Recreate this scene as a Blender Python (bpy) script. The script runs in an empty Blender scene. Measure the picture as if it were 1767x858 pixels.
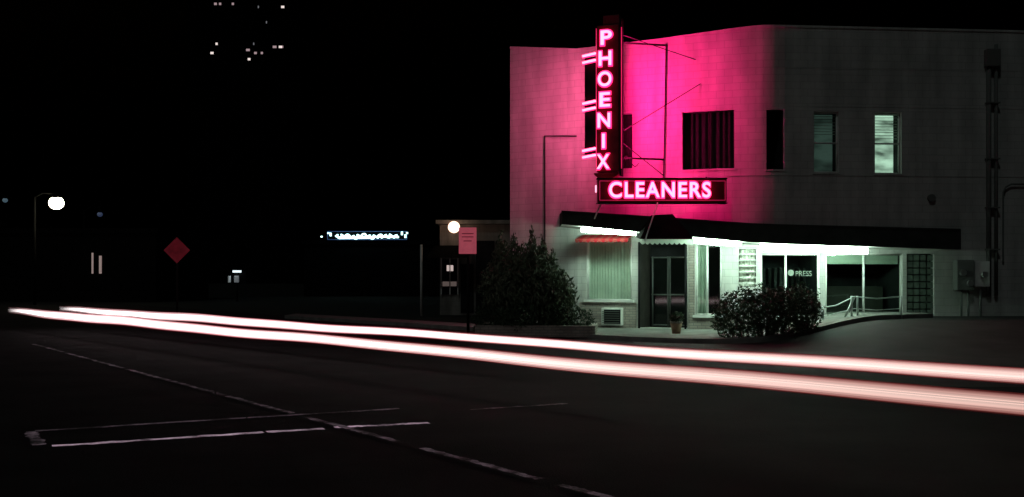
import bpy, bmesh, math, random
from mathutils import Vector, Matrix
random.seed(7)
S = bpy.context.scene
S.view_settings.view_transform = 'Standard'
S.view_settings.look = 'None'
S.view_settings.exposure = 0

# ------------------------------------------------------------ helpers
def mat(name, base=(0.5,0.5,0.5), rough=0.8, metal=0.0, emit=None, es=0.0, noise=0.0, nscale=4.0, bump=0.0, bscale=30.0, spec=0.3):
    m = bpy.data.materials.new(name); m.use_nodes = True
    nt = m.node_tree; b = nt.nodes['Principled BSDF']
    b.inputs['Base Color'].default_value = (*base,1)
    b.inputs['Roughness'].default_value = rough
    b.inputs['Metallic'].default_value = metal
    b.inputs['Specular IOR Level'].default_value = spec
    tc = nt.nodes.new('ShaderNodeTexCoord')
    if emit:
        b.inputs['Emission Color'].default_value = (*emit,1)
        b.inputs['Emission Strength'].default_value = es
    if noise > 0:
        n = nt.nodes.new('ShaderNodeTexNoise'); n.inputs['Scale'].default_value = nscale
        n.inputs['Detail'].default_value = 6
        nt.links.new(tc.outputs['Object'], n.inputs['Vector'])
        r = nt.nodes.new('ShaderNodeValToRGB')
        r.color_ramp.elements[0].position = 0.3; r.color_ramp.elements[1].position = 0.7
        r.color_ramp.elements[0].color = (*[c*(1-noise) for c in base],1)
        r.color_ramp.elements[1].color = (*[min(1,c*(1+noise*0.5)) for c in base],1)
        nt.links.new(n.outputs['Fac'], r.inputs['Fac'])
        nt.links.new(r.outputs['Color'], b.inputs['Base Color'])
    if bump > 0:
        n2 = nt.nodes.new('ShaderNodeTexNoise'); n2.inputs['Scale'].default_value = bscale
        nt.links.new(tc.outputs['Object'], n2.inputs['Vector'])
        bp = nt.nodes.new('ShaderNodeBump'); bp.inputs['Strength'].default_value = bump
        bp.inputs['Distance'].default_value = 0.02
        nt.links.new(n2.outputs['Fac'], bp.inputs['Height'])
        nt.links.new(bp.outputs['Normal'], b.inputs['Normal'])
    return m

def block_mat(name, c1, c2, mortar, scale, bw=0.5, rh=0.25, ms=0.015, bump=0.4, stain=0.35):
    m = bpy.data.materials.new(name); m.use_nodes = True
    nt = m.node_tree; b = nt.nodes['Principled BSDF']; L = nt.links
    b.inputs['Roughness'].default_value = 0.75; b.inputs['Specular IOR Level'].default_value = 0.2
    tc = nt.nodes.new('ShaderNodeTexCoord'); sp = nt.nodes.new('ShaderNodeSeparateXYZ'); cb = nt.nodes.new('ShaderNodeCombineXYZ')
    L.new(tc.outputs['Object'], sp.inputs[0]); L.new(sp.outputs['X'], cb.inputs['X']); L.new(sp.outputs['Z'], cb.inputs['Y'])
    br = nt.nodes.new('ShaderNodeTexBrick'); L.new(cb.outputs[0], br.inputs['Vector'])
    br.inputs['Color1'].default_value = (*c1,1); br.inputs['Color2'].default_value = (*c2,1); br.inputs['Mortar'].default_value = (*mortar,1)
    br.inputs['Scale'].default_value = scale; br.inputs['Brick Width'].default_value = bw; br.inputs['Row Height'].default_value = rh
    br.inputs['Mortar Size'].default_value = ms; br.inputs['Mortar Smooth'].default_value = 0.3
    mp = nt.nodes.new('ShaderNodeMapping'); mp.inputs['Scale'].default_value = (1.6,1.6,0.35)
    L.new(tc.outputs['Object'], mp.inputs['Vector'])
    n = nt.nodes.new('ShaderNodeTexNoise'); n.inputs['Scale'].default_value = 1.3; n.inputs['Detail'].default_value = 8
    L.new(mp.outputs[0], n.inputs['Vector'])
    r = nt.nodes.new('ShaderNodeMapRange'); r.inputs['From Min'].default_value = 0.35; r.inputs['From Max'].default_value = 0.65
    r.inputs['To Min'].default_value = 1-stain; r.inputs['To Max'].default_value = 1.0
    L.new(n.outputs['Fac'], r.inputs['Value'])
    mx = nt.nodes.new('ShaderNodeVectorMath'); mx.operation = 'SCALE'
    L.new(br.outputs['Color'], mx.inputs[0]); L.new(r.outputs[0], mx.inputs['Scale'])
    L.new(mx.outputs[0], b.inputs['Base Color'])
    bp = nt.nodes.new('ShaderNodeBump'); bp.inputs['Strength'].default_value = bump; bp.inputs['Distance'].default_value = 0.01; bp.invert = True
    L.new(br.outputs['Fac'], bp.inputs['Height']); L.new(bp.outputs['Normal'], b.inputs['Normal'])
    return m

def glass_mat(name, tint=(0.8,0.9,0.85), refl=0.12):
    m = bpy.data.materials.new(name); m.use_nodes = True
    nt = m.node_tree; nt.nodes.clear()
    o = nt.nodes.new('ShaderNodeOutputMaterial'); t = nt.nodes.new('ShaderNodeBsdfTransparent'); g = nt.nodes.new('ShaderNodeBsdfGlossy')
    t.inputs[0].default_value = (*tint,1); g.inputs['Roughness'].default_value = 0.05
    mx = nt.nodes.new('ShaderNodeMixShader'); mx.inputs[0].default_value = refl
    nt.links.new(t.outputs[0], mx.inputs[1]); nt.links.new(g.outputs[0], mx.inputs[2]); nt.links.new(mx.outputs[0], o.inputs[0])
    return m

def empty(name, loc=(0,0,0)):
    e = bpy.data.objects.new(name, None); e.empty_display_size = 0.3
    S.collection.objects.link(e); e.location = loc
    return e

def mesh_obj(name, verts, faces, m, parent=None, smooth=False):
    me = bpy.data.meshes.new(name); me.from_pydata([tuple(v) for v in verts], [], faces); me.update()
    o = bpy.data.objects.new(name, me); S.collection.objects.link(o)
    if m: me.materials.append(m)
    if parent: o.parent = parent
    if smooth:
        for p in me.polygons: p.use_smooth = True
    return o

def box(name, x0,x1,y0,y1,z0,z1, m, parent=None, bevel=0.0, rot=0.0, piv=None):
    v = [(x0,y0,z0),(x1,y0,z0),(x1,y1,z0),(x0,y1,z0),(x0,y0,z1),(x1,y0,z1),(x1,y1,z1),(x0,y1,z1)]
    if rot:
        c,s = math.cos(rot), math.sin(rot); px,py = piv if piv else ((x0+x1)/2,(y0+y1)/2)
        v = [(px+(a-px)*c-(b-py)*s, py+(a-px)*s+(b-py)*c, z) for a,b,z in v]
    f = [(0,3,2,1),(4,5,6,7),(0,1,5,4),(1,2,6,5),(2,3,7,6),(3,0,4,7)]
    o = mesh_obj(name, v, f, m, parent)
    if bevel:
        md = o.modifiers.new('b','BEVEL'); md.width = bevel; md.segments = 2
    return o

def cyl(name, p, q, r, m, parent=None, n=10, r2=None):
    p = Vector(p); q = Vector(q); d = (q-p).normalized(); r2 = r if r2 is None else r2
    a = d.orthogonal().normalized(); b = d.cross(a)
    vs = []; fs = []
    for i in range(n):
        t = 2*math.pi*i/n; w = a*math.cos(t)+b*math.sin(t)
        vs.append(p+w*r); vs.append(q+w*r2)
    for i in range(n):
        j = (i+1)%n; fs.append((2*i,2*j,2*j+1,2*i+1))
    fs.append(tuple(2*i for i in range(n))[::-1]); fs.append(tuple(2*i+1 for i in range(n)))
    o = mesh_obj(name, vs, fs, m, parent)
    for f in o.data.polygons[:n]: f.use_smooth = True
    return o

def tube(name, pts, r, m, parent=None, cyclic=False, res=2, radii=None):
    cu = bpy.data.curves.new(name,'CURVE'); cu.dimensions = '3D'; cu.bevel_depth = r; cu.bevel_resolution = res; cu.use_fill_caps = True
    s = cu.splines.new('POLY'); s.points.add(len(pts)-1)
    for i,p in enumerate(pts):
        s.points[i].co = (*p,1); s.points[i].radius = radii[i] if radii else 1
    s.use_cyclic_u = cyclic
    o = bpy.data.objects.new(name, cu); S.collection.objects.link(o); cu.materials.append(m)
    if parent: o.parent = parent
    return o

def text(name, body, loc, capH, width, m, parent=None, rotz=0.0, offset=0.0, ext=0.02, bev=0.0, spacing=1.0):
    cu = bpy.data.curves.new(name,'FONT'); cu.body = body; cu.size = capH/0.69; cu.align_x = 'CENTER'; cu.align_y = 'CENTER'
    cu.extrude = ext; cu.offset = offset; cu.bevel_depth = bev; cu.space_character = spacing
    cu.materials.append(m)
    o = bpy.data.objects.new(name, cu); S.collection.objects.link(o)
    o.rotation_euler = (math.pi/2,0,rotz); o.location = loc
    bpy.context.view_layer.update()
    if width: o.scale.x = width/max(0.01,o.dimensions.x)
    if parent: o.parent = parent
    return o

def leaves(name, blobs, n, size, m, parent=None, up=0.0, shell=0.55, clip=0.03):
    vs=[]; fs=[]
    wts=[b[1]*b[3] for b in blobs]
    for k in range(n):
        c,rx,ry,rz = random.choices(blobs,wts)[0]
        while True:
            d = Vector((random.gauss(0,1),random.gauss(0,1),random.gauss(0,1)))
            if d.length>0.01: break
        d.normalize(); rr = shell+(1-shell)*random.random()**0.7
        rr *= 1+0.14*math.sin(d.x*7+c[0]*3)*math.cos(d.z*9+c[1])
        if random.random()<0.07: rr*=1.15
        p = Vector((c[0]+d.x*rx*rr, c[1]+d.y*ry*rr, c[2]+d.z*rz*rr))
        if p.z<clip: p.z = clip+random.random()*0.15
        out=Vector((d.x,d.y,0))*0.5*up
        a = (Vector((random.gauss(0,1),random.gauss(0,1),random.gauss(0,1)+up*2.2))+out).normalized()
        b = a.cross(Vector((random.random()-.5,random.random()-.5,random.random()-.5))).normalized()
        s = size*(0.6+0.8*random.random())
        i = len(vs); vs += [p-a*s, p+b*s*0.35, p+a*s, p-b*s*0.35]; fs.append((i,i+1,i+2,i+3))
    return mesh_obj(name, vs, fs, m, parent)

# ------------------------------------------------------------ materials
M_wall = block_mat('painted_block', (0.60,0.60,0.57),(0.55,0.55,0.53),(0.44,0.44,0.42), 1.0, 0.42, 0.205, 0.008, 0.35, 0.30)
M_brick = block_mat('pale_brick', (0.42,0.38,0.33),(0.33,0.28,0.25),(0.22,0.21,0.2), 1.0, 0.21, 0.075, 0.010, 0.6, 0.3)
M_dark = mat('dark_paint',(0.018,0.018,0.02),0.8, noise=0.4, spec=0.1)
M_canvas = mat('dark_canvas',(0.008,0.009,0.008),0.95, noise=0.4, spec=0.02)
M_fascia = mat('fascia_paint',(0.035,0.037,0.036),0.8, noise=0.4, nscale=3, spec=0.1)
M_soffit = mat('soffit_paint',(0.55,0.56,0.53),0.7, noise=0.15)
M_trim = mat('white_trim',(0.75,0.76,0.73),0.5, noise=0.12)
M_alu = mat('aluminium',(0.55,0.57,0.56),0.35,0.8)
M_glass = glass_mat('window_glass')
M_glassd = glass_mat('window_glass_dark',(0.6,0.7,0.65),0.08)
M_room = mat('room_dark',(0.02,0.02,0.022),0.9,noise=0.5,nscale=2)
M_curt = mat('drape_cloth',(0.62,0.63,0.56),0.9,noise=0.15,nscale=3)
M_curtd = mat('dark_drape',(0.028,0.025,0.028),0.9,noise=0.3,spec=.1)
M_concrete = mat('concrete',(0.20,0.20,0.185),0.9,noise=0.35,nscale=2.5,bump=0.3)
M_asph = mat('asphalt',(0.022,0.020,0.022),0.9,noise=0.5,nscale=0.9,bump=0.5,bscale=60,spec=0.12)
M_lot = mat('lot_asphalt',(0.035,0.035,0.035),0.85,noise=0.5,nscale=1.2,bump=0.5,bscale=60)
M_earth = mat('earth',(0.02,0.021,0.018),0.95,noise=0.4)
M_leaf = mat('foliage',(0.045,0.075,0.04),0.7,noise=0.5,nscale=3)
M_leaf2 = mat('foliage_evergreen',(0.11,0.14,0.09),0.7,noise=0.5,nscale=4)
M_bark = mat('bark',(0.08,0.06,0.045),0.9,noise=0.4)
M_flu = mat('fluorescent',(0.9,0.9,0.9),emit=(0.68,1.0,0.79),es=48.0)
M_core = mat('neon_core',(1,0.7,0.85),emit=(1.0,0.44,0.62),es=1.75)
M_halo = mat('neon_halo',(1,0.2,0.5),emit=(1.0,0.015,0.14),es=2.6)
M_edge = mat('neon_edge',(1,0.2,0.5),emit=(1.0,0.02,0.14),es=0.6)
M_face = mat('sign_enamel',(0.20,0.012,0.03),0.45,noise=0.3)
M_iron = mat('iron',(0.022,0.02,0.02),0.85,0.0,spec=0.08)
M_pipe = mat('painted_pipe',(0.15,0.16,0.15),0.7,spec=.15)
M_pole = mat('weathered_pole',(0.012,0.012,0.012),0.95,spec=.05)

# ------------------------------------------------------------ world + moon
w = bpy.data.worlds.new('World'); S.world = w; w.use_nodes = True
nt = w.node_tree; bg = nt.nodes['Background']
sky = nt.nodes.new('ShaderNodeTexSky'); sky.sky_type = 'NISHITA'; sky.sun_disc = False
EL, AZ = math.radians(48), math.radians(205)
sky.sun_elevation = math.radians(-5); sky.sun_rotation = AZ
nt.links.new(sky.outputs[0], bg.inputs[0]); bg.inputs['Strength'].default_value = 0.06
sd = bpy.data.lights.new('moonlight','SUN'); sd.energy = 0.095; sd.angle = math.radians(3); sd.color = (0.86,1.0,0.97)
so = bpy.data.objects.new('moonlight', sd); S.collection.objects.link(so)
dirv = Vector((-0.42*math.cos(EL), -0.9*math.cos(EL), math.sin(EL)))
so.rotation_euler = dirv.to_track_quat('Z','Y').to_euler(); so.location=(0,0,40)

# ------------------------------------------------------------ ground
def sm(t): t=max(0,min(1,t)); return t*t*(3-2*t)
def h(x,y): return 0.50*sm((x-5.4)/4.5)*sm((y-20.5)/6.5)
mesh_obj('ground', [(-900,-60,-0.03),(900,-60,-0.03),(900,1500,-0.03),(-900,1500,-0.03)], [(0,1,2,3)], M_earth)
mesh_obj('road', [(-14,2,0),(26,-10,0),(26,14,0),(8,24,0),(3.2,25.5,0),(-30,72,0),(-62,72,0)], [(0,1,2,3,4,5,6)], M_asph)
nx,ny=46,36; vs=[];fs=[]
for j in range(ny+1):
    for i in range(nx+1):
        x=3.0+22*i/nx; y=15+18.5*j/ny; vs.append((x,y,h(x,y)+0.006))
for j in range(ny):
    for i in range(nx):
        a=j*(nx+1)+i; fs.append((a,a+1,a+nx+2,a+nx+1))
mesh_obj('driveway', vs, fs, M_lot, smooth=True)
fr=[(-9,40.5),(-4,34.5),(-1,30.6),(1.2,27.8),(3.15,25.7),(4.2,25.05),(5.2,24.85),(6.1,24.95),(7.2,25.5),(8.5,26.3),(10,27.2),(11.6,28.2)]
def frY(x):
    for (a,b),(c,d) in zip(fr,fr[1:]):
        if a<=x<=c: return b+(d-b)*(x-a)/(c-a)
    return fr[-1][1]
N=60; vs=[];fs=[]
for i in range(N+1):
    x=-9+20.6*i/N; y0=frY(x); y1=max(33.2,y0+2.2) if x<0 else 33.2
    z=h(x,y0)
    vs.append((x,y0,z-0.05)); vs.append((x,y0,z+0.12)); vs.append((x,y0+0.16,z+0.124))
    for k in range(1,7):
        y=y0+0.16+(y1-y0-0.16)*k/6; vs.append((x,y,h(x,y)+0.12))
for i in range(N):
    for k in range(8):
        a=i*9+k; fs.append((a,a+9,a+10,a+1))
mesh_obj('pavement', vs, fs, M_concrete)

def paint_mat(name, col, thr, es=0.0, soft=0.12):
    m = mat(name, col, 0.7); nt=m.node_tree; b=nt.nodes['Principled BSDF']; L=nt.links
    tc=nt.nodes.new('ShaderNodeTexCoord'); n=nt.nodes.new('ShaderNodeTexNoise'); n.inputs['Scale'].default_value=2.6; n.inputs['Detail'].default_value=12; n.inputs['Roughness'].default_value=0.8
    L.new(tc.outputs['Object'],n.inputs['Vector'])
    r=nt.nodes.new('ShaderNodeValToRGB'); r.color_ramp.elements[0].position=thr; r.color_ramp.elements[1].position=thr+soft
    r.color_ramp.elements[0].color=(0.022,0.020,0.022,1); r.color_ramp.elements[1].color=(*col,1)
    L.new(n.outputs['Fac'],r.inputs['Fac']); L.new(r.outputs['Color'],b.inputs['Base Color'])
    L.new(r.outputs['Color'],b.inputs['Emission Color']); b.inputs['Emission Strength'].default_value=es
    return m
# weak emission in the paint imitates head-lamp light off glass beads
MP1=paint_mat('paint_fresh_glow',(0.85,0.60,0.76),0.38,0.36,.2); MP2=paint_mat('paint_worn_glow',(0.6,0.43,0.53),0.46,0.11,.18)
def stripe(name, p, q, wd, m, parent, z=0.004):
    p=Vector((*p,z)); q=Vector((*q,z)); d=(q-p).normalized(); n=Vector((-d.y,d.x,0))*wd/2
    k=30; vs=[];fs=[]; wob=0
    for i in range(k+1):
        wob=wob*.8+random.uniform(-.12,.12)
        c=p.lerp(q,i/k); j1=random.uniform(-.45,.12); j2=random.uniform(-.45,.12); o=n*wob
        vs+= [c-n*(1+j1)+o, c+n*(1+j2)+o]
    for i in range(k): fs.append((2*i,2*i+2,2*i+3,2*i+1))
    return mesh_obj(name, vs, fs, m, parent)
rm=empty('road_markings')
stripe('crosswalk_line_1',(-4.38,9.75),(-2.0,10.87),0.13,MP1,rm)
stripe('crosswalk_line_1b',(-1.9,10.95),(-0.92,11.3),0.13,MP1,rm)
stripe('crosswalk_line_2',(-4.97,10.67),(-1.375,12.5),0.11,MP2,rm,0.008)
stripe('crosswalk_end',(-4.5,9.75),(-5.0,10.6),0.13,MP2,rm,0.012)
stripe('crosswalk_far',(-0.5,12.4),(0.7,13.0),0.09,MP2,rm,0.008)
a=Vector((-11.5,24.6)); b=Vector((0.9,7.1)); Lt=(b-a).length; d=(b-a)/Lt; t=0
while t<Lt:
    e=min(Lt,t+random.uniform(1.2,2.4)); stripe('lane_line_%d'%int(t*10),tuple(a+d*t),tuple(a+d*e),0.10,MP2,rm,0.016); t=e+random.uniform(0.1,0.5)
M_tar=mat('tar',(0.008,0.008,0.008),0.8,spec=.1)
rc=empty('road_cracks')
def crack(name,p,q,amp):
    p=Vector(p);q=Vector(q); d=q-p; n=Vector((-d.y,d.x)).normalized(); K=40; vs=[];fs=[]; o=0
    for i in range(K+1):
        o=o*.85+random.uniform(-amp,amp); c=p+d*i/K+n*o; w_=random.uniform(.008,.022)
        vs+= [(c.x-n.x*w_,c.y-n.y*w_,.021),(c.x+n.x*w_,c.y+n.y*w_,.021)]
    for i in range(K): fs.append((2*i,2*i+2,2*i+3,2*i+1))
    mesh_obj(name,vs,fs,M_tar,rc)
crack('crack_a',(-4.6,15.5),(-1.6,8.0),.05); crack('crack_c',(-3,8.2),(3,9.8),.04)

# ------------------------------------------------------------ cleaners building
B = empty('cleaners_building')
FP=[(-0.06,32.2),(1.98,30.9),(6.1,29.34),(6.5,29.20),(6.8,29.12),(7.1,29.065),(7.4,29.04),(7.75,29.045),(20,29.9)]
def fy(x):
    for (a,b),(c,d) in zip(FP,FP[1:]):
        if a<=x<=c: return b+(d-b)*(x-a)/(c-a)
    return FP[-1][1]
def fn(x):
    e=0.05; x=max(0,min(19.8,x)); t=Vector((2*e, fy(x+e)-fy(x-e),0)).normalized()
    return Vector((t.y,-t.x,0))
def roofz(x):
    R=[(-0.06,8.86),(1.98,8.50),(4.4,8.60),(7.0,8.76),(14.5,8.72),(20,8.6)]
    for (a,b),(c,d) in zip(R,R[1:]):
        if a<=x<=c: return b+(d-b)*(x-a)/(c-a)
    return 8.6
holes=[
 (3.18,3.56,4.85,6.48),(4.95,6.35,4.74,6.42),(7.22,7.72,4.68,6.38),(8.58,9.31,4.60,6.34),(10.36,11.14,4.58,6.34),
 (2.25,3.55,0.92,2.85),(3.72,5.08,0.13,2.66),(5.31,6.02,0.52,2.60),(6.47,6.93,1.35,2.42),
 (7.05,8.75,0.50,2.30),(8.92,11.17,0.50,2.30),(11.29,12.1,0.50,2.30)]
xs=sorted(set([p[0] for p in FP]+[v for q in holes for v in q[:2]]+[i*0.5 for i in range(1,40)]))
zs=sorted(set([-0.1,8.0]+[v for q in holes for v in q[2:]]))
vs=[];fs=[]
def vid(p): vs.append(p); return len(vs)-1
for i in range(len(xs)-1):
    x0,x1=xs[i],xs[i+1]
    for k in range(len(zs)):
        z0=zs[k]; last=(k==len(zs)-1); z1=None if last else zs[k+1]
        cx=(x0+x1)/2; cz=(z0+(z1 or 8.5))/2
        if any(a<cx<b and c<cz<d for a,b,c,d in holes): continue
        za=roofz(x0) if last else z1; zb=roofz(x1) if last else z1
        fs.append((vid((x0,fy(x0),z0)),vid((x1,fy(x1),z0)),vid((x1,fy(x1),zb)),vid((x0,fy(x0),za))))
fw=mesh_obj('front_wall',vs,fs,M_wall,B)
bm=bmesh.new(); bm.from_mesh(fw.data); bmesh.ops.remove_doubles(bm,verts=bm.verts,dist=0.0005); bm.to_mesh(fw.data); bm.free()
for p in fw.data.polygons: p.use_smooth = 6.05<p.center.x<7.8
vs=[];fs=[]
for (a,b,c,d) in holes:
    n=fn((a+b)/2)*-0.22
    A=Vector((a,fy(a),0)); Bq=Vector((b,fy(b),0))
    def q(p,z,inn): return tuple(Vector((p.x,p.y,z))+(n if inn else Vector()))
    for P,Q,z1,z2 in ((A,A,c,d),(Bq,Bq,c,d)):
        fs.append((vid(q(P,z1,0)),vid(q(P,z2,0)),vid(q(P,z2,1)),vid(q(P,z1,1))))
    for z in (c,d):
        fs.append((vid(q(A,z,0)),vid(q(Bq,z,0)),vid(q(Bq,z,1)),vid(q(A,z,1))))
mesh_obj('window_reveals',vs,fs,M_trim,B)
vs=[];fs=[]
rp=[(p[0],p[1]) for p in FP]+[(20,48),(-0.06,48)]
n0=len(rp)
for p in rp: vs.append((p[0],p[1]+0.02,8.2))
fs.append(tuple(range(n0)))
vs+= [(-0.06,32.2,-0.1),(-0.06,48,-0.1),(-0.06,48,8.86),(-0.06,32.2,8.86),(20,29.9,-0.1),(20,48,-0.1),(20,48,8.6),(20,29.9,8.6)]
fs+= [(n0,n0+3,n0+2,n0+1),(n0+4,n0+5,n0+6,n0+7),(n0+1,n0+2,n0+6,n0+5)]
mesh_obj('side_and_roof',vs,fs,M_wall,B)
def strip(name,x0,x1,zf,dz,proud,depth,m,par=B,step=0.5):
    pts=sorted(set([x0,x1]+[p[0] for p in FP if x0<p[0]<x1]+[x0+step*i for i in range(1,int((x1-x0)/step)+1) if x0+step*i<x1]))
    vs=[];fs=[]
    for x in pts:
        n=fn(x); o=Vector((x,fy(x),0)); z=zf(x)
        for off,zz in ((proud,z),(proud,z+dz),(proud-depth,z+dz),(proud-depth,z)):
            p=o+n*off; vs.append((p.x,p.y,zz))
    for i in range(len(pts)-1):
        for k in range(4):
            a=i*4+k; b=i*4+(k+1)%4; fs.append((a,a+4,b+4,b))
    fs+= [(0,1,2,3),tuple(len(vs)-4+k for k in (3,2,1,0))]
    return mesh_obj(name,vs,fs,m,par)
strip('coping',-0.05,19.9,lambda x:roofz(x)-0.04,0.06,0.03,0.3,M_wall)
strip('string_course_lower',2.0,19.9,lambda x:4.50,0.03,0.012,0.012,M_wall)
strip('string_course_upper',3.7,19.9,lambda x:6.47,0.025,0.009,0.009,M_wall)
strip('string_course_top',2.0,19.9,lambda x:7.55,0.02,0.007,0.007,M_wall)
strip('brick_base_left',2.05,3.68,lambda x:-0.05,0.93,0.03,0.02,M_brick)
strip('brick_pier',5.12,5.29,lambda x:-0.05,2.6,0.03,0.02,M_brick)
strip('brick_base_mid',5.29,7.0,lambda x:-0.05,0.54,0.03,0.02,M_brick)
strip('sill_left',2.18,3.62,lambda x:0.88,0.07,0.09,0.07,M_trim)
strip('sill_mid',5.25,6.08,lambda x:0.46,0.07,0.09,0.07,M_trim)
for i,(a,b,c,d) in enumerate(holes[:5]): strip('sill_upper_%d'%i,a-0.04,b+0.04,lambda x,c=c:c-0.05,0.05,0.03,0.03,M_wall)

def wpt(x,z,inn): 
    n=fn(x); p=Vector((x,fy(x),0))-n*inn; return Vector((p.x,p.y,z))
def pane(name,a,b,c,d,inn,m): 
    A=wpt(a,0,inn); C=wpt(b,0,inn)
    return mesh_obj(name,[(A.x,A.y,c),(C.x,C.y,c),(C.x,C.y,d),(A.x,A.y,d)],[(0,1,2,3)],m,B)
def bar(name,a,za,b,zb,inn,r,m):
    return cyl(name,wpt(a,za,inn),wpt(b,zb,inn),r,m,B,n=4)
def frame(tag,a,b,c,d,inn,r,m,mull=(),trans=()):
    e=r*0.7
    bar(tag+'_l',a+e,c,a+e,d,inn,r,m); bar(tag+'_r',b-e,c,b-e,d,inn,r,m)
    bar(tag+'_b',a,c+e,b,c+e,inn,r,m); bar(tag+'_t',a,d-e,b,d-e,inn,r,m)
    for i,x in enumerate(mull): bar(tag+'_m%d'%i,x,c,x,d,inn,r,m)
    for i,z in enumerate(trans): bar(tag+'_h%d'%i,a,z,b,z,inn,r,m)
def drape(name,a,b,c,d,inn,amp,wl,m):
    n=int((b-a)/0.02); vs=[];fs=[]
    for i in range(n+1):
        x=a+(b-a)*i/n; o=amp*math.sin(2*math.pi*x/wl+1.6*math.sin(x*5)); p=wpt(x,0,inn+o)
        vs+= [(p.x,p.y,c),(p.x,p.y,d)]
    for i in range(n): fs.append((2*i,2*i+2,2*i+3,2*i+1))
    return mesh_obj(name,vs,fs,m,B,smooth=True)
def room(tag,a,b,c,d,dep=1.5,m=M_room):
    P=[wpt(a,0,0.21),wpt(b,0,0.21)]; n=fn((a+b)/2)*-dep
    Q=[P[0]+n,P[1]+n]; v=[]
    for pp in (P[0],P[1],Q[1],Q[0]): v+= [(pp.x,pp.y,c-0.002),(pp.x,pp.y,d+0.002)]
    mesh_obj(tag,v,[(2,4,5,3),(4,6,7,5),(6,0,1,7),(0,6,4,2),(1,3,5,7)],m,B)
for i,(a,b,c,d) in enumerate(holes): 
    if i!=6: room('room_%d'%i,a,b,c,d)
drape('upper_drape_0',3.2,3.54,4.87,6.46,0.2,0.02,0.1,M_curtd)
drape('upper_drape_1',4.97,6.33,4.76,6.40,0.2,0.03,0.16,M_curtd)
frame('upper_frame_1',4.95,6.35,4.74,6.42,0.12,0.022,M_iron,mull=(5.65,))
pane('upper_glass_1',4.97,6.33,4.76,6.40,0.13,M_glass)
frame('upper_frame_2',7.22,7.72,4.68,6.38,0.12,0.022,M_iron)
frame('upper_frame_3',8.58,9.31,4.60,6.34,0.12,0.03,M_trim,trans=(5.45,))
frame('upper_frame_4',10.36,11.14,4.58,6.34,0.12,0.03,M_trim,trans=(5.45,))
pane('upper_glass_3',8.6,9.29,4.62,6.32,0.14,M_glass); pane('upper_glass_4',10.38,11.12,4.6,6.32,0.14,M_glass)
def lit_mat(name,col,lo,hi,seed,sc,a=0.38,b_=0.62):
    m=bpy.data.materials.new(name); m.use_nodes=True; nt=m.node_tree; b=nt.nodes['Principled BSDF']; L=nt.links
    b.inputs['Base Color'].default_value=(0.3,0.3,0.3,1)
    tc=nt.nodes.new('ShaderNodeTexCoord'); mp=nt.nodes.new('ShaderNodeMapping'); mp.inputs['Location'].default_value=(seed,0,seed); mp.inputs['Scale'].default_value=(0.6,0.6,1.5)
    n=nt.nodes.new('ShaderNodeTexNoise'); n.inputs['Scale'].default_value=sc; n.inputs['Detail'].default_value=3
    r=nt.nodes.new('ShaderNodeMapRange'); r.inputs['From Min'].default_value=a; r.inputs['From Max'].default_value=b_; r.inputs['To Min'].default_value=lo; r.inputs['To Max'].default_value=hi
    L.new(tc.outputs['Object'],mp.inputs['Vector']); L.new(mp.outputs[0],n.inputs['Vector']); L.new(n.outputs['Fac'],r.inputs['Value'])
    b.inputs['Emission Color'].default_value=(*col,1); L.new(r.outputs[0],b.inputs['Emission Strength']); return m
M_lit=lit_mat('lit_room',(0.62,0.9,0.70),0.03,1.0,3.3,1.6); M_dim=lit_mat('dim_reflection',(0.35,0.6,0.50),0.004,0.09,9.1,1.5)  # second material paints a dim window reflection as emission
pane('reflection_back_3',8.58,9.31,4.62,6.32,0.5,M_dim); pane('lit_room_back_4',10.38,11.12,4.6,6.32,0.5,M_lit)  # first pane glows to imitate a reflection in the glass
def blinds(tag,a,b,z0,z1,step,m):
    vs=[];fs=[]; z=z0
    while z<z1:
        A=wpt(a,z,0.2); C=wpt(b,z+random.uniform(-.012,.012),0.2); D=wpt(b,C.z+0.02,0.225); E=wpt(a,z+0.02,0.225)
        i=len(vs); vs+= [A,C,D,E]; fs.append((i,i+1,i+2,i+3)); z+=step
    mesh_obj(tag,vs,fs,m,B)
blinds('blinds_4',10.4,11.1,5.6,6.3,0.085,M_curt); blinds('blinds_3',8.62,9.27,5.7,6.3,0.085,M_curt)
drape('shop_drape',2.27,3.53,0.94,2.84,0.19,0.022,0.085,M_curt)
frame('shop_frame_0',2.25,3.55,0.92,2.85,0.06,0.04,M_trim,mull=())
pane('shop_glass_0',2.27,3.53,0.94,2.84,0.08,M_glass)
drape('shop_drape_1',5.33,5.6,0.54,2.58,0.2,0.03,0.09,M_curt)
frame('shop_frame_1',5.31,6.02,0.52,2.60,0.06,0.04,M_trim,mull=(5.62,))
pane('shop_glass_1',5.33,6.0,0.54,2.58,0.08,M_glassd)
drape('louvre_room_drape',6.48,6.92,1.36,2.41,0.2,0.02,0.1,M_curt)
for k in range(6): bar('louvre_%d'%k,6.47,1.45+k*0.165,6.93,1.45+k*0.165,0.08,0.035,M_trim)
frame('shop_frame_2',7.05,8.75,0.50,2.30,0.06,0.035,M_trim,mull=(7.78,))
frame('shop_frame_3',8.92,11.17,0.50,2.30,0.06,0.035,M_trim,mull=(10.05,),)
pane('shop_glass_2',7.07,8.73,0.52,2.28,0.08,M_glassd); pane('shop_glass_3',8.94,11.15,0.52,2.28,0.08,M_glassd)
pane('shop_blind_3',8.98,11.1,2.0,2.27,0.16,M_curt)
M_ghost=mat('window_lettering',(0.16,0.19,0.16),0.6)
p=wpt(8.3,1.72,0.055); text('window_lettering','PRESS',p,0.15,0.46,M_ghost,B,ext=0.002)
p=wpt(7.93,1.75,0.055); cyl('window_decal',p,p+Vector((0,-0.006,0)),0.09,M_ghost,B,n=20)
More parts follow.
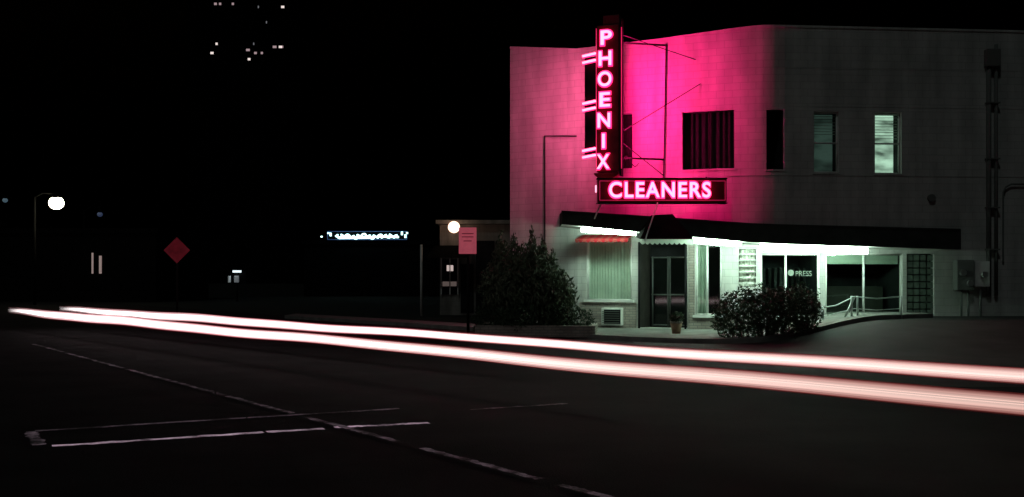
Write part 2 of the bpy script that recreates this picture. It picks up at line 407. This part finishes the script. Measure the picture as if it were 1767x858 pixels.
M_gb=mat('glass_block',(0.10,0.13,0.11),0.15,spec=0.8,noise=0.3,nscale=8)
for r_ in range(9):
    for c_ in range(4):
        xa=11.31+c_*0.197; za=0.52+r_*0.197
        P=wpt(xa+0.09,za+0.09,0.06); box('glass_block_%d_%d'%(r_,c_),P.x-0.088,P.x+0.088,P.y-0.03,P.y+0.05,za,za+0.176,M_gb,B,bevel=0.02)
box('shop_counter',9.1,10.9,30.1,30.5,0.5,1.35,mat('counter',(0.05,0.045,0.04),0.6,noise=0.2),B)
for k in range(9): 
    x=7.2+k*0.17; box('garment_%d'%k,x,x+0.1,30.15,30.45,1.0+random.random()*0.2,1.9,mat('garment%d'%k,(random.uniform(.01,.04),)*3,0.9),B,bevel=0.03)
def rec(x,dist,z): 
    return Vector((x,fy(x),z))-fn(4.4)*dist
v=[]; 
for x,dd in ((3.72,0),(3.85,1.0),(4.95,1.0),(5.08,0)):
    v+= [rec(x,dd,0.11),rec(x,dd,2.66)]
mesh_obj('entrance_recess',v,[(0,2,3,1),(4,6,7,5),(1,3,5,7),(0,6,4,2)],mat('recess_paint',(.05,.045,.04),.8,noise=.3),B)
mesh_obj('entrance_back',[v[2],v[4],v[5],v[3]],[(0,1,2,3)],M_room,B)
for k,(x0,x1) in enumerate(((3.9,4.4),(4.4,4.9))):
    for (a,za,b,zb) in ((x0+.03,.14,x0+.03,2.25),(x1-.03,.14,x1-.03,2.25),(x0,.18,x1,.18),(x0,2.22,x1,2.22),(x0,1.1,x1,1.1)):
        cyl('door_frame_%d'%k, rec(a,0.93,za),rec(b,0.93,zb),0.03,M_pipe,B,n=4)
    mesh_obj('door_glass_%d'%k,[rec(x0,0.95,.15),rec(x1,0.95,.15),rec(x1,0.95,2.22),rec(x0,0.95,2.22)],[(0,1,2,3)],M_glassd,B)
for x in (3.76,5.04): cyl('recess_post', rec(x,-0.02,0.1),rec(x,-0.02,2.66),0.035,M_dark,B,n=4)
cf=[(1.45,29.70,3.16,3.54),(3.9,28.75,2.86,3.32),(6.5,27.78,2.57,3.07),(7.2,27.72,2.53,3.04),(12.3,28.05,2.38,2.93)]
vs=[];fs=[]
for (x,y,zb,zt) in cf:
    yb=fy(x)+0.05 if x>1.98 else 31.3
    vs+= [(x,y,zb),(x,y,zt),(x,yb,zt),(x,yb,zb)]
for i in range(len(cf)-1):
    a=i*4; 
    fs+= [(a,a+4,a+5,a+1),(a+1,a+5,a+6,a+2)]
fs+= [(0,1,2,3),(16,19,18,17)]
mesh_obj('canopy_fascia',vs,fs,M_fascia,B)
mesh_obj('canopy_soffit',[tuple(v) for v in vs],[(i*4+3,i*4+7,i*4+4,i*4) for i in range(4)],M_soffit,B)
vs=[];fs=[]
for (x,y,zb,zt) in cf: vs+= [(x-0.02,y-0.03,zt-0.03),(x-0.02,y-0.03,zt+0.02),(x-0.02,y+0.05,zt+0.02)]
for i in range(4):
    a=i*3; fs+= [(a,a+3,a+4,a+1),(a+1,a+4,a+5,a+2)]
mesh_obj('canopy_drip_edge',vs,fs,M_fascia,B)
T=[(3.90,28.66,3.36),(4.46,28.45,3.38)]; Bt=[(3.55,28.35,2.68),(4.98,28.0,2.66)]
mesh_obj('entrance_hood',[Bt[0],Bt[1],T[1],T[0],(5.0,28.35,2.70),(3.5,28.9,2.75)],[(0,1,2,3),(1,4,2),(0,3,5)],M_canvas,B)
def cloth(name,col):
    m=bpy.data.materials.new(name); m.use_nodes=True; nt=m.node_tree; nt.nodes.clear()
    o=nt.nodes.new('ShaderNodeOutputMaterial'); dd=nt.nodes.new('ShaderNodeBsdfDiffuse'); tt=nt.nodes.new('ShaderNodeBsdfTranslucent'); mx=nt.nodes.new('ShaderNodeMixShader')
    dd.inputs[0].default_value=(*col,1); tt.inputs[0].default_value=(*col,1); mx.inputs[0].default_value=.45
    nt.links.new(dd.outputs[0],mx.inputs[1]); nt.links.new(tt.outputs[0],mx.inputs[2]); nt.links.new(mx.outputs[0],o.inputs[0]); return m
M_val=cloth('valance_cloth',(.55,.58,.52)); M_redc=cloth('red_cloth',(.25,.015,.02)); M_pinkc=cloth('faded_red_cloth',(.25,.05,.045))
vs=[];fs=[]; nS=11
for k in range(nS):
    p0=Vector(Bt[0]).lerp(Vector(Bt[1]),k/nS); p1=Vector(Bt[0]).lerp(Vector(Bt[1]),(k+1)/nS)
    st=len(vs); vs+=[p0,p1]+[p1.lerp(p0,i/6)+Vector((0,-.01,-0.10-0.05*math.sin(math.pi*i/6))) for i in range(7)]; fs.append(tuple(range(st,len(vs))))
mesh_obj('hood_valance',vs,fs,M_val,B)
def fluo(tag,p,q):
    p=Vector(p);q=Vector(q)
    cyl(tag+'_housing',p+Vector((0,0.05,0.13)),q+Vector((0,0.05,0.13)),0.06,M_trim,B,n=4)
    cyl(tag+'_tube',p,q,0.075,M_flu,B,n=12)
fluo('fluorescent_a',(2.02,29.62,3.00),(3.5,29.05,2.88))
fluo('fluorescent_b',(4.92,28.55,2.66),(6.28,28.1,2.54))
fluo('fluorescent_c',(6.78,27.95,2.45),(9.75,28.1,2.33))
def awning(tag,xa,xb,inB,zt,zb,m1,m2,n=14):
    for k in range(n):
        x0=xa+(xb-xa)*k/n; x1=xa+(xb-xa)*(k+1)/n; m=m1 if k%2 else m2
        pa,pb=wpt(x0,zt,-0.02),wpt(x1,zt,-0.02); qa,qb=wpt(x0,zb+0.12,-inB),wpt(x1,zb+0.12,-inB)
        v=[pa,pb,qb,qa]; fcs=[(0,1,2,3)]
        st=len(v); mm=6
        v+= [qa,qb]+[qb.lerp(qa,i/mm)+Vector((0,0,-0.06-0.045*math.sin(math.pi*i/mm))) for i in range(mm+1)]
        fcs.append(tuple([st,st+1]+list(range(st+2,len(v)))))
        mesh_obj(tag+'_%d'%k,v,fcs,m,B)
awning('awning_red',2.12,3.62,0.75,2.90,2.62,M_redc,M_pinkc)
for x,r in ((13.66,0.07),(13.88,0.05)):
    p=wpt(x,1.1,-0.1); q=wpt(x,8.05 if r>.06 else 8.3,-0.1); cyl('riser_pipe',p,q,r,M_pipe,B)
P=wpt(13.75,7.8,-0.14); box('junction_box',P.x-.2,P.x+.2,P.y-.1,P.y+.12,7.65,8.15,M_pipe,B,bevel=.02)
tube('service_conduit',[wpt(15.2,4.30,-.08),wpt(14.35,4.30,-.08),wpt(14.18,4.22,-.08),wpt(14.1,4.05,-.08),wpt(14.1,2.1,-.08)],0.025,M_pipe,B)
for z in (2.4,3.6,5.0,6.6): P=wpt(13.76,z,-.06); box('pipe_strap',P.x-.17,P.x+.2,P.y-.13,P.y+.05,z,z+.04,M_pipe,B)
P=wpt(12.0,3.89,0); cyl('wall_vent',P,P+fn(12)*0.08,0.11,M_pipe,B,n=16)
P=wpt(12.95,1.5,-0.02)
box('meter_cabinet',12.65,13.15,P.y-.28,P.y,1.25,2.12,M_pipe,B,bevel=.02)
box('meter_cabinet_b',13.2,13.62,P.y-.22,P.y+.02,1.35,2.08,M_trim,B,bevel=.02)
for x,z in ((12.8,1.75),(13.0,1.45),(13.41,1.7)): cyl('meter_dial',(x,P.y-.28,z),(x,P.y-.38,z),0.09,M_alu,B,n=16)
for x in (12.85,13.05,13.4): cyl('meter_conduit',(x,P.y-.1,0.5),(x,P.y-.1,1.3),0.03,M_pipe,B)
tube('wall_conduit',[(1.008,31.48,2.4),(1.008,31.48,5.97),(1.94,30.87,5.88)],0.022,M_iron,B)
P=wpt(3.0,0.4,-0.03)
box('air_conditioner_body',P.x-.3,P.x+.3,P.y-.3,P.y+.1,0.2,0.72,M_trim,B,bevel=.02,rot=-0.36)
box('air_conditioner_grille',P.x-.25,P.x+.25,P.y-.32,P.y-.1,0.25,0.67,M_dark,B,rot=-0.36)
for k in range(6): box('air_conditioner_slat',P.x-.26,P.x+.26,P.y-.335,P.y-.3,0.28+k*.065,0.295+k*.065,M_pipe,B,rot=-0.36,piv=(P.x,P.y-.1))

# ------------------------------------------------------------ vertical neon sign
NS=empty('neon_blade_sign')
ang=math.radians(-20); c0,s0=math.cos(ang),math.sin(ang); SX,SY=2.70,29.15
def L2W(x,y,z): return Vector((SX+x*c0-y*s0, SY+x*s0+y*c0, z))
def sbox(name,x0,x1,y0,y1,z0,z1,m,bevel=0.01):
    return box(name,SX+x0,SX+x1,SY+y0,SY+y1,z0,z1,m,NS,bevel=bevel,rot=ang,piv=(SX,SY))
sbox('cabinet',-0.29,0.36,-0.02,0.28,4.62,8.80,M_face,0.02)
sbox('cabinet_cap',-0.12,0.36,0.02,0.24,8.82,9.08,M_face)
sbox('wing_panel',-0.68,-0.31,0.08,0.2,5.15,7.95,M_dark)
sbox('edge_rib',0.37,0.42,-0.03,0.27,4.5,9.0,M_iron)
vs=[];fs=[];K=14
for yy in (-0.02,0.28):
    for i in range(K+1):
        t=math.pi*i/K; vs.append(L2W(-0.02+0.36*-math.cos(t),yy,4.60-0.18*math.sin(t)))
fs=[tuple(range(K+1)),tuple(range(K+1,2*K+2))[::-1]]+[(i,i+K+1,i+K+2,i+1) for i in range(K)]
mesh_obj('cabinet_foot',vs,fs,M_face,NS)
word='PHOENIX'; wds=[.33,.37,.40,.31,.37,.08,.37]
for i,ch in enumerate(word):
    z=8.41-0.5867*i; lx=-0.02-0.012*i
    text('letter_halo_%s'%ch,ch,L2W(lx,-0.045,z),0.42,wds[i]+0.06,M_halo,NS,ang,offset=0.033,ext=0.015)
    text('letter_core_%s'%ch,ch,L2W(lx,-0.085,z),0.39,wds[i]-0.01,M_core,NS,ang,offset=0.007,ext=0.012)
    text('letter_rear_%s'%ch,ch,L2W(lx,0.305,z),0.44,wds[i]+0.05,M_halo,NS,ang+math.pi,offset=0.03,ext=0.015)
for z in (7.98,6.62,5.27):
    for dz in (0.0,-0.19):
        a=L2W(-0.72,-0.02,z+dz-0.03); b=L2W(-0.33,-0.02,z+dz+0.03)
        cyl('bar_halo',a,b,0.055,M_halo,NS); 
        cyl('bar_core',a+Vector((0,-.055,0)),b+Vector((0,-.055,0)),0.032,M_core,NS)
tube('edge_neon',[L2W(0.435,-0.03,4.7),L2W(0.435,-0.03,8.7)],0.012,M_edge,NS)
tube('edge_neon_left',[L2W(-0.30,-0.04,4.75),L2W(-0.30,-0.04,8.72)],0.010,M_edge,NS)
cyl('bracket_top',(3.05,29.25,8.33),(4.52,29.92,8.40),0.03,M_iron,NS)
cyl('bracket_bottom',(3.05,29.25,5.03),(4.43,29.95,5.07),0.03,M_iron,NS)
cyl('wall_rail',(4.43,29.92,4.39),(4.50,29.90,8.45),0.018,M_iron,NS)
cyl('guy_wire_a',(3.1,29.2,5.75),(5.44,29.57,7.21),0.012,M_iron,NS)
cyl('guy_wire_b',(3.1,29.2,8.55),(5.31,29.62,7.92),0.012,M_iron,NS)
cyl('guy_wire_c',(3.1,29.2,5.5),(4.43,29.95,4.6),0.012,M_iron,NS)
tube('bracket_scroll',[Vector((3.15+0.5*t,29.3+0.22*t,4.95+0.14*math.sin(t*6))) for t in [i/12 for i in range(13)]],0.012,M_iron,NS)

CS=empty('neon_cleaners_sign')
box('cabinet',2.40,6.02,28.70,28.98,3.72,4.38,M_face,CS,bevel=.02)
box('cabinet_trim_top',2.38,6.04,28.68,29.0,4.385,4.41,M_iron,CS)
box('cabinet_trim_bottom',2.38,6.04,28.68,29.0,3.69,3.715,M_iron,CS)
text('letters_halo','CLEANERS',(4.13,28.665,4.045),0.44,2.89,M_halo,CS,0,offset=0.033,ext=0.015,spacing=1.16)
text('letters_core','CLEANERS',(4.13,28.62,4.045),0.41,2.83,M_core,CS,0,offset=0.007,ext=0.012,spacing=1.16)
text('letters_rear','CLEANERS',(4.13,29.01,4.045),0.46,2.98,M_halo,CS,math.pi,offset=0.03,ext=0.015,spacing=1.12)
tube('border_neon',[(2.46,28.68,3.78),(5.97,28.68,3.78),(5.97,28.68,4.32),(2.46,28.68,4.32)],0.007,M_edge,CS,cyclic=True)
box('arrow_tail_neon',2.33,2.37,28.68,28.72,4.0,4.2,M_core,CS)
cyl('hanger_pole',(4.07,28.62,3.7),(3.66,28.2,2.62),0.02,M_trim,CS)
cyl('hanger_pole_left',(2.5,28.85,3.7),(2.36,29.3,3.3),0.02,M_trim,CS)
for x in (2.7,5.6): cyl('wall_arm',(x,28.95,4.3),(x,fy(x),4.5),0.025,M_iron,CS)

def area(name,loc,nrm,sx,sy,e,col,par,spread=180):
    l=bpy.data.lights.new(name,'AREA'); l.shape='RECTANGLE'; l.size=sx; l.size_y=sy; l.energy=e; l.color=col; l.spread=math.radians(spread)
    o=bpy.data.objects.new(name,l); S.collection.objects.link(o); o.location=loc
    o.rotation_euler=Vector(nrm).to_track_quat('-Z','Y').to_euler(); o.parent=par
    return o
PK=(1.0,0.016,0.20)
area('neon_lamp_rear',L2W(0.46,0.0,6.7),Vector((0.99,0.05,0)),0.26,3.9,340,PK,NS)
area('neon_lamp_back',L2W(0.0,0.36,6.7),Vector((-s0,c0,0)),0.4,3.6,8,PK,NS)
area('neon_lamp_left',L2W(-0.80,0.0,6.6),Vector((-0.75,0.66,0)),0.3,3.4,125,(1.0,0.10,0.29),NS)
area('neon_lamp_sign_rear',(4.2,29.05,4.05),(0,1,0),3.2,0.4,15,PK,CS)

# ------------------------------------------------------------ plants
sh=empty('evergreen_shrub')
blobs=[]
for (x,y,top,r) in ((-0.30,28.6,2.85,.34),(0.05,28.2,2.76,.32),(0.3,28.6,2.5,.38),(0.55,28.1,2.90,.32),(0.85,28.5,2.75,.34),(1.12,28.2,2.35,.36),(1.4,28.4,1.85,.34)):
    blobs.append(((x,y,top-.5),r*.4,r*.4,.6)); blobs.append(((x,y,top-.95),r*.85,r*.85,.75)); blobs.append(((x,y,top/2-.15),r*1.2,r*1.2,top/2-.15))
    cyl('stem',(x*.8+.1,y,0.05),(x,y,top*.8),0.04,M_bark,sh,n=6,r2=0.01)
for c in ((-.45,28.1,1.3),(.2,27.8,1.5),(.8,27.8,1.4),(1.3,28.0,1.1),(-.1,27.8,.9),(1.0,27.8,.8)): blobs.append((c,.48,.42,.75))
leaves('crown',blobs,14000,0.07,M_leaf2,sh,up=0.7,shell=0.45)
bu=empty('round_bush')
blobs=[((5.75,25.5,0.72),.72,.7,.62),((6.35,25.4,0.80),.75,.7,.64),((7.0,25.6,0.80),.72,.65,.66),((7.35,25.8,0.7),.45,.5,.5),((5.4,25.6,0.55),.42,.5,.45)]
leaves('crown',blobs,12000,0.045,M_leaf,bu,shell=0.55)
for a_ in range(7):
    x=6.2+random.uniform(-.5,.7); cyl('stem',(6.3+random.uniform(-.15,.15),25.5,0.02),(x,25.5+random.uniform(-.3,.3),0.9),0.035,M_bark,bu,n=6,r2=.012)
lo=empty('low_shrub')
leaves('crown',[((1.35,27.6,.5),.4,.4,.42),((1.85,27.7,.45),.4,.4,.36),((0.2,27.4,.5),.6,.4,.45),((-0.6,27.8,.45),.5,.4,.45)],4500,0.045,M_leaf,lo,shell=.5)
cyl('stem',(1.5,27.6,0.05),(1.5,27.6,.6),.03,M_bark,lo)
pl=empty('brick_planter')
vv=[(-0.9,27.3),(2.1,27.0),(2.3,28.6),(-0.6,29.2)]
for i in range(4):
    p=Vector(vv[i]);q=Vector(vv[(i+1)%4]); d=(q-p); L_=d.length; a_=math.atan2(d.y,d.x); m_=(p+q)/2
    box('planter_wall_%d'%i,m_.x-L_/2+.02,m_.x+L_/2-.02,m_.y-.09,m_.y+.09,0.05,0.34,M_brick,pl,rot=a_)
fp=empty('flower_pot',(0,0,0))
cyl('pot',(4.38,27.3,0.12),(4.38,27.3,0.40),0.11,mat('terracotta',(0.3,0.2,0.13),0.8,noise=.2),fp,n=16,r2=0.16)
cyl('pot_rim',(4.38,27.3,0.40),(4.38,27.3,0.44),0.175,M_brick,fp,n=16)
leaves('plant',[((4.38,27.3,.55),.2,.2,.16)],250,.06,M_leaf,fp,shell=.2)

hr=empty('handrail')
for x,z0,z1 in ((8.35,.4,.85),(9.12,.4,1.12),(9.28,.4,1.12),(10.45,.45,1.12)):
    cyl('post',(x,27.5,z0),(x,27.5,z1),0.03,M_alu,hr)
cyl('brace',(8.85,27.5,.36),(9.2,27.5,1.1),0.03,M_alu,hr)
tube('top_rail',[(8.3,27.5,.80),(8.7,27.5,.86),(9.2,27.5,1.10),(9.8,27.5,1.05),(10.45,27.5,1.10)],0.018,M_alu,hr)
tube('mid_rail',[(8.3,27.5,.55),(9.2,27.5,.78),(9.8,27.5,.74),(10.45,27.5,.78)],0.012,M_alu,hr)

# ------------------------------------------------------------ street signs
M_pk=mat('self_lit_pink_sheet',(0.75,0.25,0.3),0.5,emit=(1.0,0.16,0.24),es=0.24,noise=.25,nscale=6)  # weak emission put in to imitate retroreflective sheeting
M_rd=mat('self_lit_red_sheet',(0.3,0.03,0.04),0.6,emit=(1.0,0.05,0.12),es=0.025,noise=.5,nscale=5)  # faint glow of its own, imitating a reflective panel
ps=empty('parking_sign')
cyl('post',(-1.2,28.0,0),(-1.2,28.0,2.98),0.04,M_pole,ps)
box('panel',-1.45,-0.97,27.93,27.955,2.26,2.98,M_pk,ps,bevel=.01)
M_ink=mat('faded_ink',(0.25,0.05,0.08),0.6,emit=(1,.1,.2),es=.05)  # sign ink carries a little of the added panel glow
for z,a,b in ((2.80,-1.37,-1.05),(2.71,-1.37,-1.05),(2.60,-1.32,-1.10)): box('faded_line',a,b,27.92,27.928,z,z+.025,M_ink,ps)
ds=empty('diamond_warning_sign')
cyl('post',(-11.46,35.05,0),(-11.46,35.05,2.9),0.04,M_pole,ds)
k=0.45; cx,cz=-11.46,2.55
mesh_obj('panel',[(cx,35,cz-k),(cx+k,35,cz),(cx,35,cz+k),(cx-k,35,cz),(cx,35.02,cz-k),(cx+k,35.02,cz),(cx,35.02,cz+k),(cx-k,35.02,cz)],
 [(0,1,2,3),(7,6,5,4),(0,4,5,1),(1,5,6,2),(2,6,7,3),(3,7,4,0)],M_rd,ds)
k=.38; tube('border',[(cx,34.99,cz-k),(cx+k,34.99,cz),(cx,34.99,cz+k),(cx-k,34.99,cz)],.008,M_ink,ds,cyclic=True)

def lamp(loc,H,col,es,r):
    L=empty('street_lamp'); x,y=loc
    cyl('pole',(x-1.4,y+.3,0),(x-1.4,y+.3,H+.4),0.09,M_pole,L,r2=.06)
    tube('arm',[(x-1.4,y+.3,H+.35),(x-.9,y+.2,H+.6),(x,y+.1,H+.55)],.04,M_pole,L)
    cyl('hood',(x,y,H+r*.7),(x,y,H+r+.2),r*.8,M_pole,L,n=16,r2=.1)
    me=bpy.data.meshes.new('globe'); bm=bmesh.new(); bmesh.ops.create_uvsphere(bm,u_segments=20,v_segments=12,radius=r); bm.to_mesh(me); bm.free()
    o=bpy.data.objects.new('globe',me); S.collection.objects.link(o); o.location=(x,y,H); o.parent=L; o.scale=(1,1,.9)
    for p in me.polygons: p.use_smooth=True
    me.materials.append(mat('lamp_globe',(1,1,1),emit=col,es=es))
    return L
lamp((-26.7,60),6.0,(1.0,0.93,0.66),18,0.42)
lamp((-33.0,82),6.7,(0.25,0.4,0.9),0.06,0.22)
lamp((-49.5,100),9.2,(0.4,0.7,0.9),0.10,0.25)

sb=empty('corner_shop')
M_shop=block_mat('shop_stucco',(0.34,0.33,0.3),(0.3,0.29,0.26),(0.25,0.25,0.22),1.0,.4,.2,.008,.3,.5)
box('walls',-3.1,0.2,44,50,0,3.9,M_shop,sb)
box('roof_slab',-3.25,0.4,43.7,50.2,3.92,4.08,M_shop,sb)
mesh_obj('entrance_awning',[(-3.3,43.9,3.0),(-1.7,43.9,3.0),(-1.9,42.8,2.45),(-3.6,42.8,2.45)],[(0,1,2,3)],M_canvas,sb)
M_warm=mat('shop_interior',(.2,.2,.2),emit=(1.0,0.75,0.68),es=0.08)
box('shop_window',-3.0,-2.35,43.95,43.99,0.9,2.4,M_dark,sb)
box('shop_light',-2.80,-2.52,43.93,43.945,1.9,2.15,mat('shop_light_glow',(1,1,1),emit=(1,.8,.75),es=.5),sb)
box('shop_shelf',-2.98,-2.38,43.92,43.945,1.25,1.45,M_warm,sb)
box('shop_door',-2.2,-1.65,43.95,43.99,0.1,2.2,M_dark,sb)
box('dark_bay',-1.55,-0.75,43.9,43.99,0.1,3.2,M_dark,sb)
for x in (-3.03,-2.66,-2.32): box('window_post',x-.025,x+.025,43.86,43.915,.9,2.45,M_trim,sb)
cyl('awning_post',(-3.8,42.9,0),(-3.8,42.9,3.0),0.05,M_trim,sb)
me=bpy.data.meshes.new('wall_lamp'); bm=bmesh.new(); bmesh.ops.create_uvsphere(bm,u_segments=16,v_segments=10,radius=.25); bm.to_mesh(me); bm.free()
o=bpy.data.objects.new('wall_lamp',me); S.collection.objects.link(o); o.location=(-2.45,43.2,3.75); o.parent=sb; me.materials.append(mat('wall_lamp_glow',(1,1,1),emit=(1.0,0.60,0.42),es=3.0))
for p in me.polygons: p.use_smooth=True
cyl('wall_lamp_arm',(-2.4,43.95,3.9),(-2.4,43.35,3.85),.03,M_iron,sb)
box('side_fence',0.25,3.0,45,45.1,0,2.2,M_dark,sb)

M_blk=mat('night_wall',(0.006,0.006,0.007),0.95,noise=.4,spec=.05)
def store(x0,x1,y,z):
    b=empty('distant_storefront'); box('walls',x0,x1,y,y+12,0,z,M_blk,b); box('parapet',x0-.2,x1+.2,y-.2,y+.3,z,z+.35,M_blk,b)
    for i in range(int((x1-x0)/3)): box('dark_window_%d'%i,x0+.5+i*3,x0+2.6+i*3,y-.06,y-.02,.8,2.6,M_blk,b)
    return b
b1=store(-18.5,-6,91,4.6)
M_cy=mat('neon_cyan',(1,1,1),emit=(0.55,0.95,0.95),es=3.0); M_bl=mat('neon_blue',(0.2,0.3,0.6),emit=(0.12,0.3,0.8),es=0.15)
box('sign_backing',-16.4,-9.2,90.6,90.8,4.95,5.75,M_blk,b1)
pts=[]
for i in range(160):
    t=i/159; amp=.10+.08*math.sin(t*23)**2
    pts.append((-15.6+5.4*t+.10*math.sin(t*95),90.45,5.28+amp*math.sin(t*71)+.05*math.sin(t*17)))
tube('script_neon',pts,.075,M_cy,b1)
tube('script_underline',[(-15.3,90.44,5.16),(-12.2,90.44,5.2)],.11,M_cy,b1)
tube('script_underline_b',[(-11.8,90.44,5.28),(-10.0,90.44,5.22)],.09,M_cy,b1)
tube('sign_border',[(-16.3,90.5,5.0),(-9.3,90.5,5.0),(-9.3,90.5,5.72),(-16.3,90.5,5.72)],.03,M_bl,b1,cyclic=True)
for x,z,s_ in ((-16.1,5.3,.3),(-9.8,5.4,.3),(-9.5,5.15,.3),(-16.9,5.2,.12),(-9.35,5.5,.15),(-16.3,5.5,.12)): box('neon_dash',x,x+.16,90.4,90.5,z,z+s_,M_cy,b1)
b2=store(-36,-24,69,4.6)
M_dw=mat('lit_doorway',(1,1,1),emit=(1.0,0.72,0.68),es=0.2)
for x,wd,zt in ((-28.25,.07,3.3),(-27.75,.13,3.1)): box('doorway_light',x,x+wd,68.8,68.95,1.9,zt,M_dw,b2)
b3=store(-60,-42,85,6)
pk=empty('payphone_kiosk')
cyl('post',(-18.8,70,0),(-18.8,70,1.25),.07,M_pole,pk)
box('hood_back',-19.3,-18.2,70.0,70.1,1.2,2.1,M_blk,pk)
box('hood_top',-19.0,-18.5,69.6,70.1,1.98,2.12,mat('lit_panel',(1,1,1),emit=(.8,.95,1),es=1.4),pk,bevel=.02)
box('hood_side',-19.3,-19.22,69.6,70.0,1.3,1.75,mat('lit_panel_dim',(1,1,1),emit=(.8,.95,1),es=.1),pk)
box('phone_body',-18.95,-18.65,69.8,69.98,1.3,1.75,mat('phone_face',(.6,.6,.6),emit=(.8,.9,1),es=.08),pk,bevel=.03)

# ------------------------------------------------------------ distant tower
tw=empty('apartment_tower')
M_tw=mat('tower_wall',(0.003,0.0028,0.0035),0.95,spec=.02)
box('shaft',-95,-62,300,325,0,98,M_tw,tw)
box('penthouse',-88,-70,303,320,98,103,M_tw,tw)
wins=[(372,5,5),(380,9,4),(402,8,4),(488,13,6),(446,12,2),(374,74,4),(366,90,6),(428,89,7),(441,90,5),(430,103,5),(452,92,4),(474,79,7),(484,79,6),(487,83,4),(460,38,2),(438,74,2)]
Mw=[mat('tower_window_%d'%i,(.5,.5,.5),emit=c,es=e) for i,(c,e) in enumerate((((1,.85,.8),0.9),((1,.7,.75),.35),((.9,.9,1),.15)))]
for px,py,wpx in wins:
    x=(px-883.5)/1767*300; z=1.6+(480-py)/1767*300
    z=round(z/0.9)*0.9; box('lit_window',x-wpx*.075,x+wpx*.075,299.8,299.95,z-.32,z+.32,random.choice(Mw[:2]) if wpx>3 else Mw[2],tw)
for k in range(1,32): box('floor_band',-95.05,-61.95,299.88,300,k*3.05,k*3.05+.25,M_tw,tw)

# ------------------------------------------------------------ head-lamp light streaks hanging over the road at lamp height
def streak_mat(name,c_far,c_near,sf,sn):
    m=bpy.data.materials.new(name); m.use_nodes=True; nt=m.node_tree; nt.nodes.clear(); L=nt.links
    o=nt.nodes.new('ShaderNodeOutputMaterial'); e=nt.nodes.new('ShaderNodeEmission'); tc=nt.nodes.new('ShaderNodeTexCoord'); s=nt.nodes.new('ShaderNodeSeparateXYZ')
    L.new(tc.outputs['Object'],s.inputs[0])
    mr=nt.nodes.new('ShaderNodeMapRange'); mr.inputs['From Min'].default_value=8; mr.inputs['From Max'].default_value=19; L.new(s.outputs['Y'],mr.inputs['Value'])
    mx=nt.nodes.new('ShaderNodeMix'); mx.data_type='RGBA'; L.new(mr.outputs[0],mx.inputs['Factor']); mx.inputs['A'].default_value=(*c_near,1); mx.inputs['B'].default_value=(*c_far,1)
    m2=nt.nodes.new('ShaderNodeMapRange'); m2.inputs['From Min'].default_value=8; m2.inputs['From Max'].default_value=19; m2.inputs['To Min'].default_value=sn; m2.inputs['To Max'].default_value=sf; L.new(s.outputs['Y'],m2.inputs['Value'])
    L.new(mx.outputs['Result'],e.inputs['Color']); L.new(m2.outputs[0],e.inputs['Strength']); L.new(e.outputs[0],o.inputs[0]); return m
def streak(name,p,q,R,zfun,seed):
    rnd=random.Random(seed)
    E=empty(name); p=Vector(p);q=Vector(q); d=(q-p).normalized(); a=Vector((0,0,1)); n=d.cross(a).normalized(); a=n.cross(d)
    K=70; NF=19
    for i in range(NF):
        v=-1+2*i/(NF-1); av=abs(v)
        g=max(0.0,1-av**2.0)
        jit=rnd.uniform(.66,1.15)
        far=(1,.06+.84*g**.6,.12+.78*g**.6); near=(1,.17+.50*g**.7,.15+.43*g**.7)
        sf=.10+2.2*g; sn=(.06+.84*g)*jit
        m=streak_mat('streak_%d_%d'%(seed,i),far,near,sf,sn)
        pts=[];rad=[]; ph=rnd.uniform(0,6)
        for k in range(K+1):
            s=(k/K)**0.8
            grow=1+.55*sm((s-.25)/.5)*(1-sm((s-.85)/.15)*.6)
            c=p.lerp(q,s)+Vector((0,0,zfun(s)))+a*v*R*grow*(1+.10*math.sin(7*s+ph*.3))+n*(0.012*(i%2))
            tap=min(1,(1-s)*(14 if av<.4 else 7*(1.25-av)))
            pts.append(c); rad.append(max(.02,tap*grow))
        tube('filament_%d'%i,pts,R/(NF-1)*1.3,m,E,radii=rad,res=1)
    return E
zf=lambda s:0.012*math.sin(s*21)+0.006*math.sin(s*47+1)
streak('headlamp_streak',(5.3,6.45,0.60),(-15.9,32.3,0.58),0.078,zf,1)
streak('headlamp_streak.001',(6.6,8.75,0.60),(-14.6,33,0.61),0.074,zf,2)

# ------------------------------------------------------------ camera
cd=bpy.data.cameras.new('camera'); cam=bpy.data.objects.new('camera',cd); S.collection.objects.link(cam)
cam.location=(0,0,1.6); cam.rotation_euler=(math.pi/2,0,0); cd.lens=36; cd.sensor_width=36; cd.shift_y=51/1767; cd.clip_end=3000
S.camera=cam
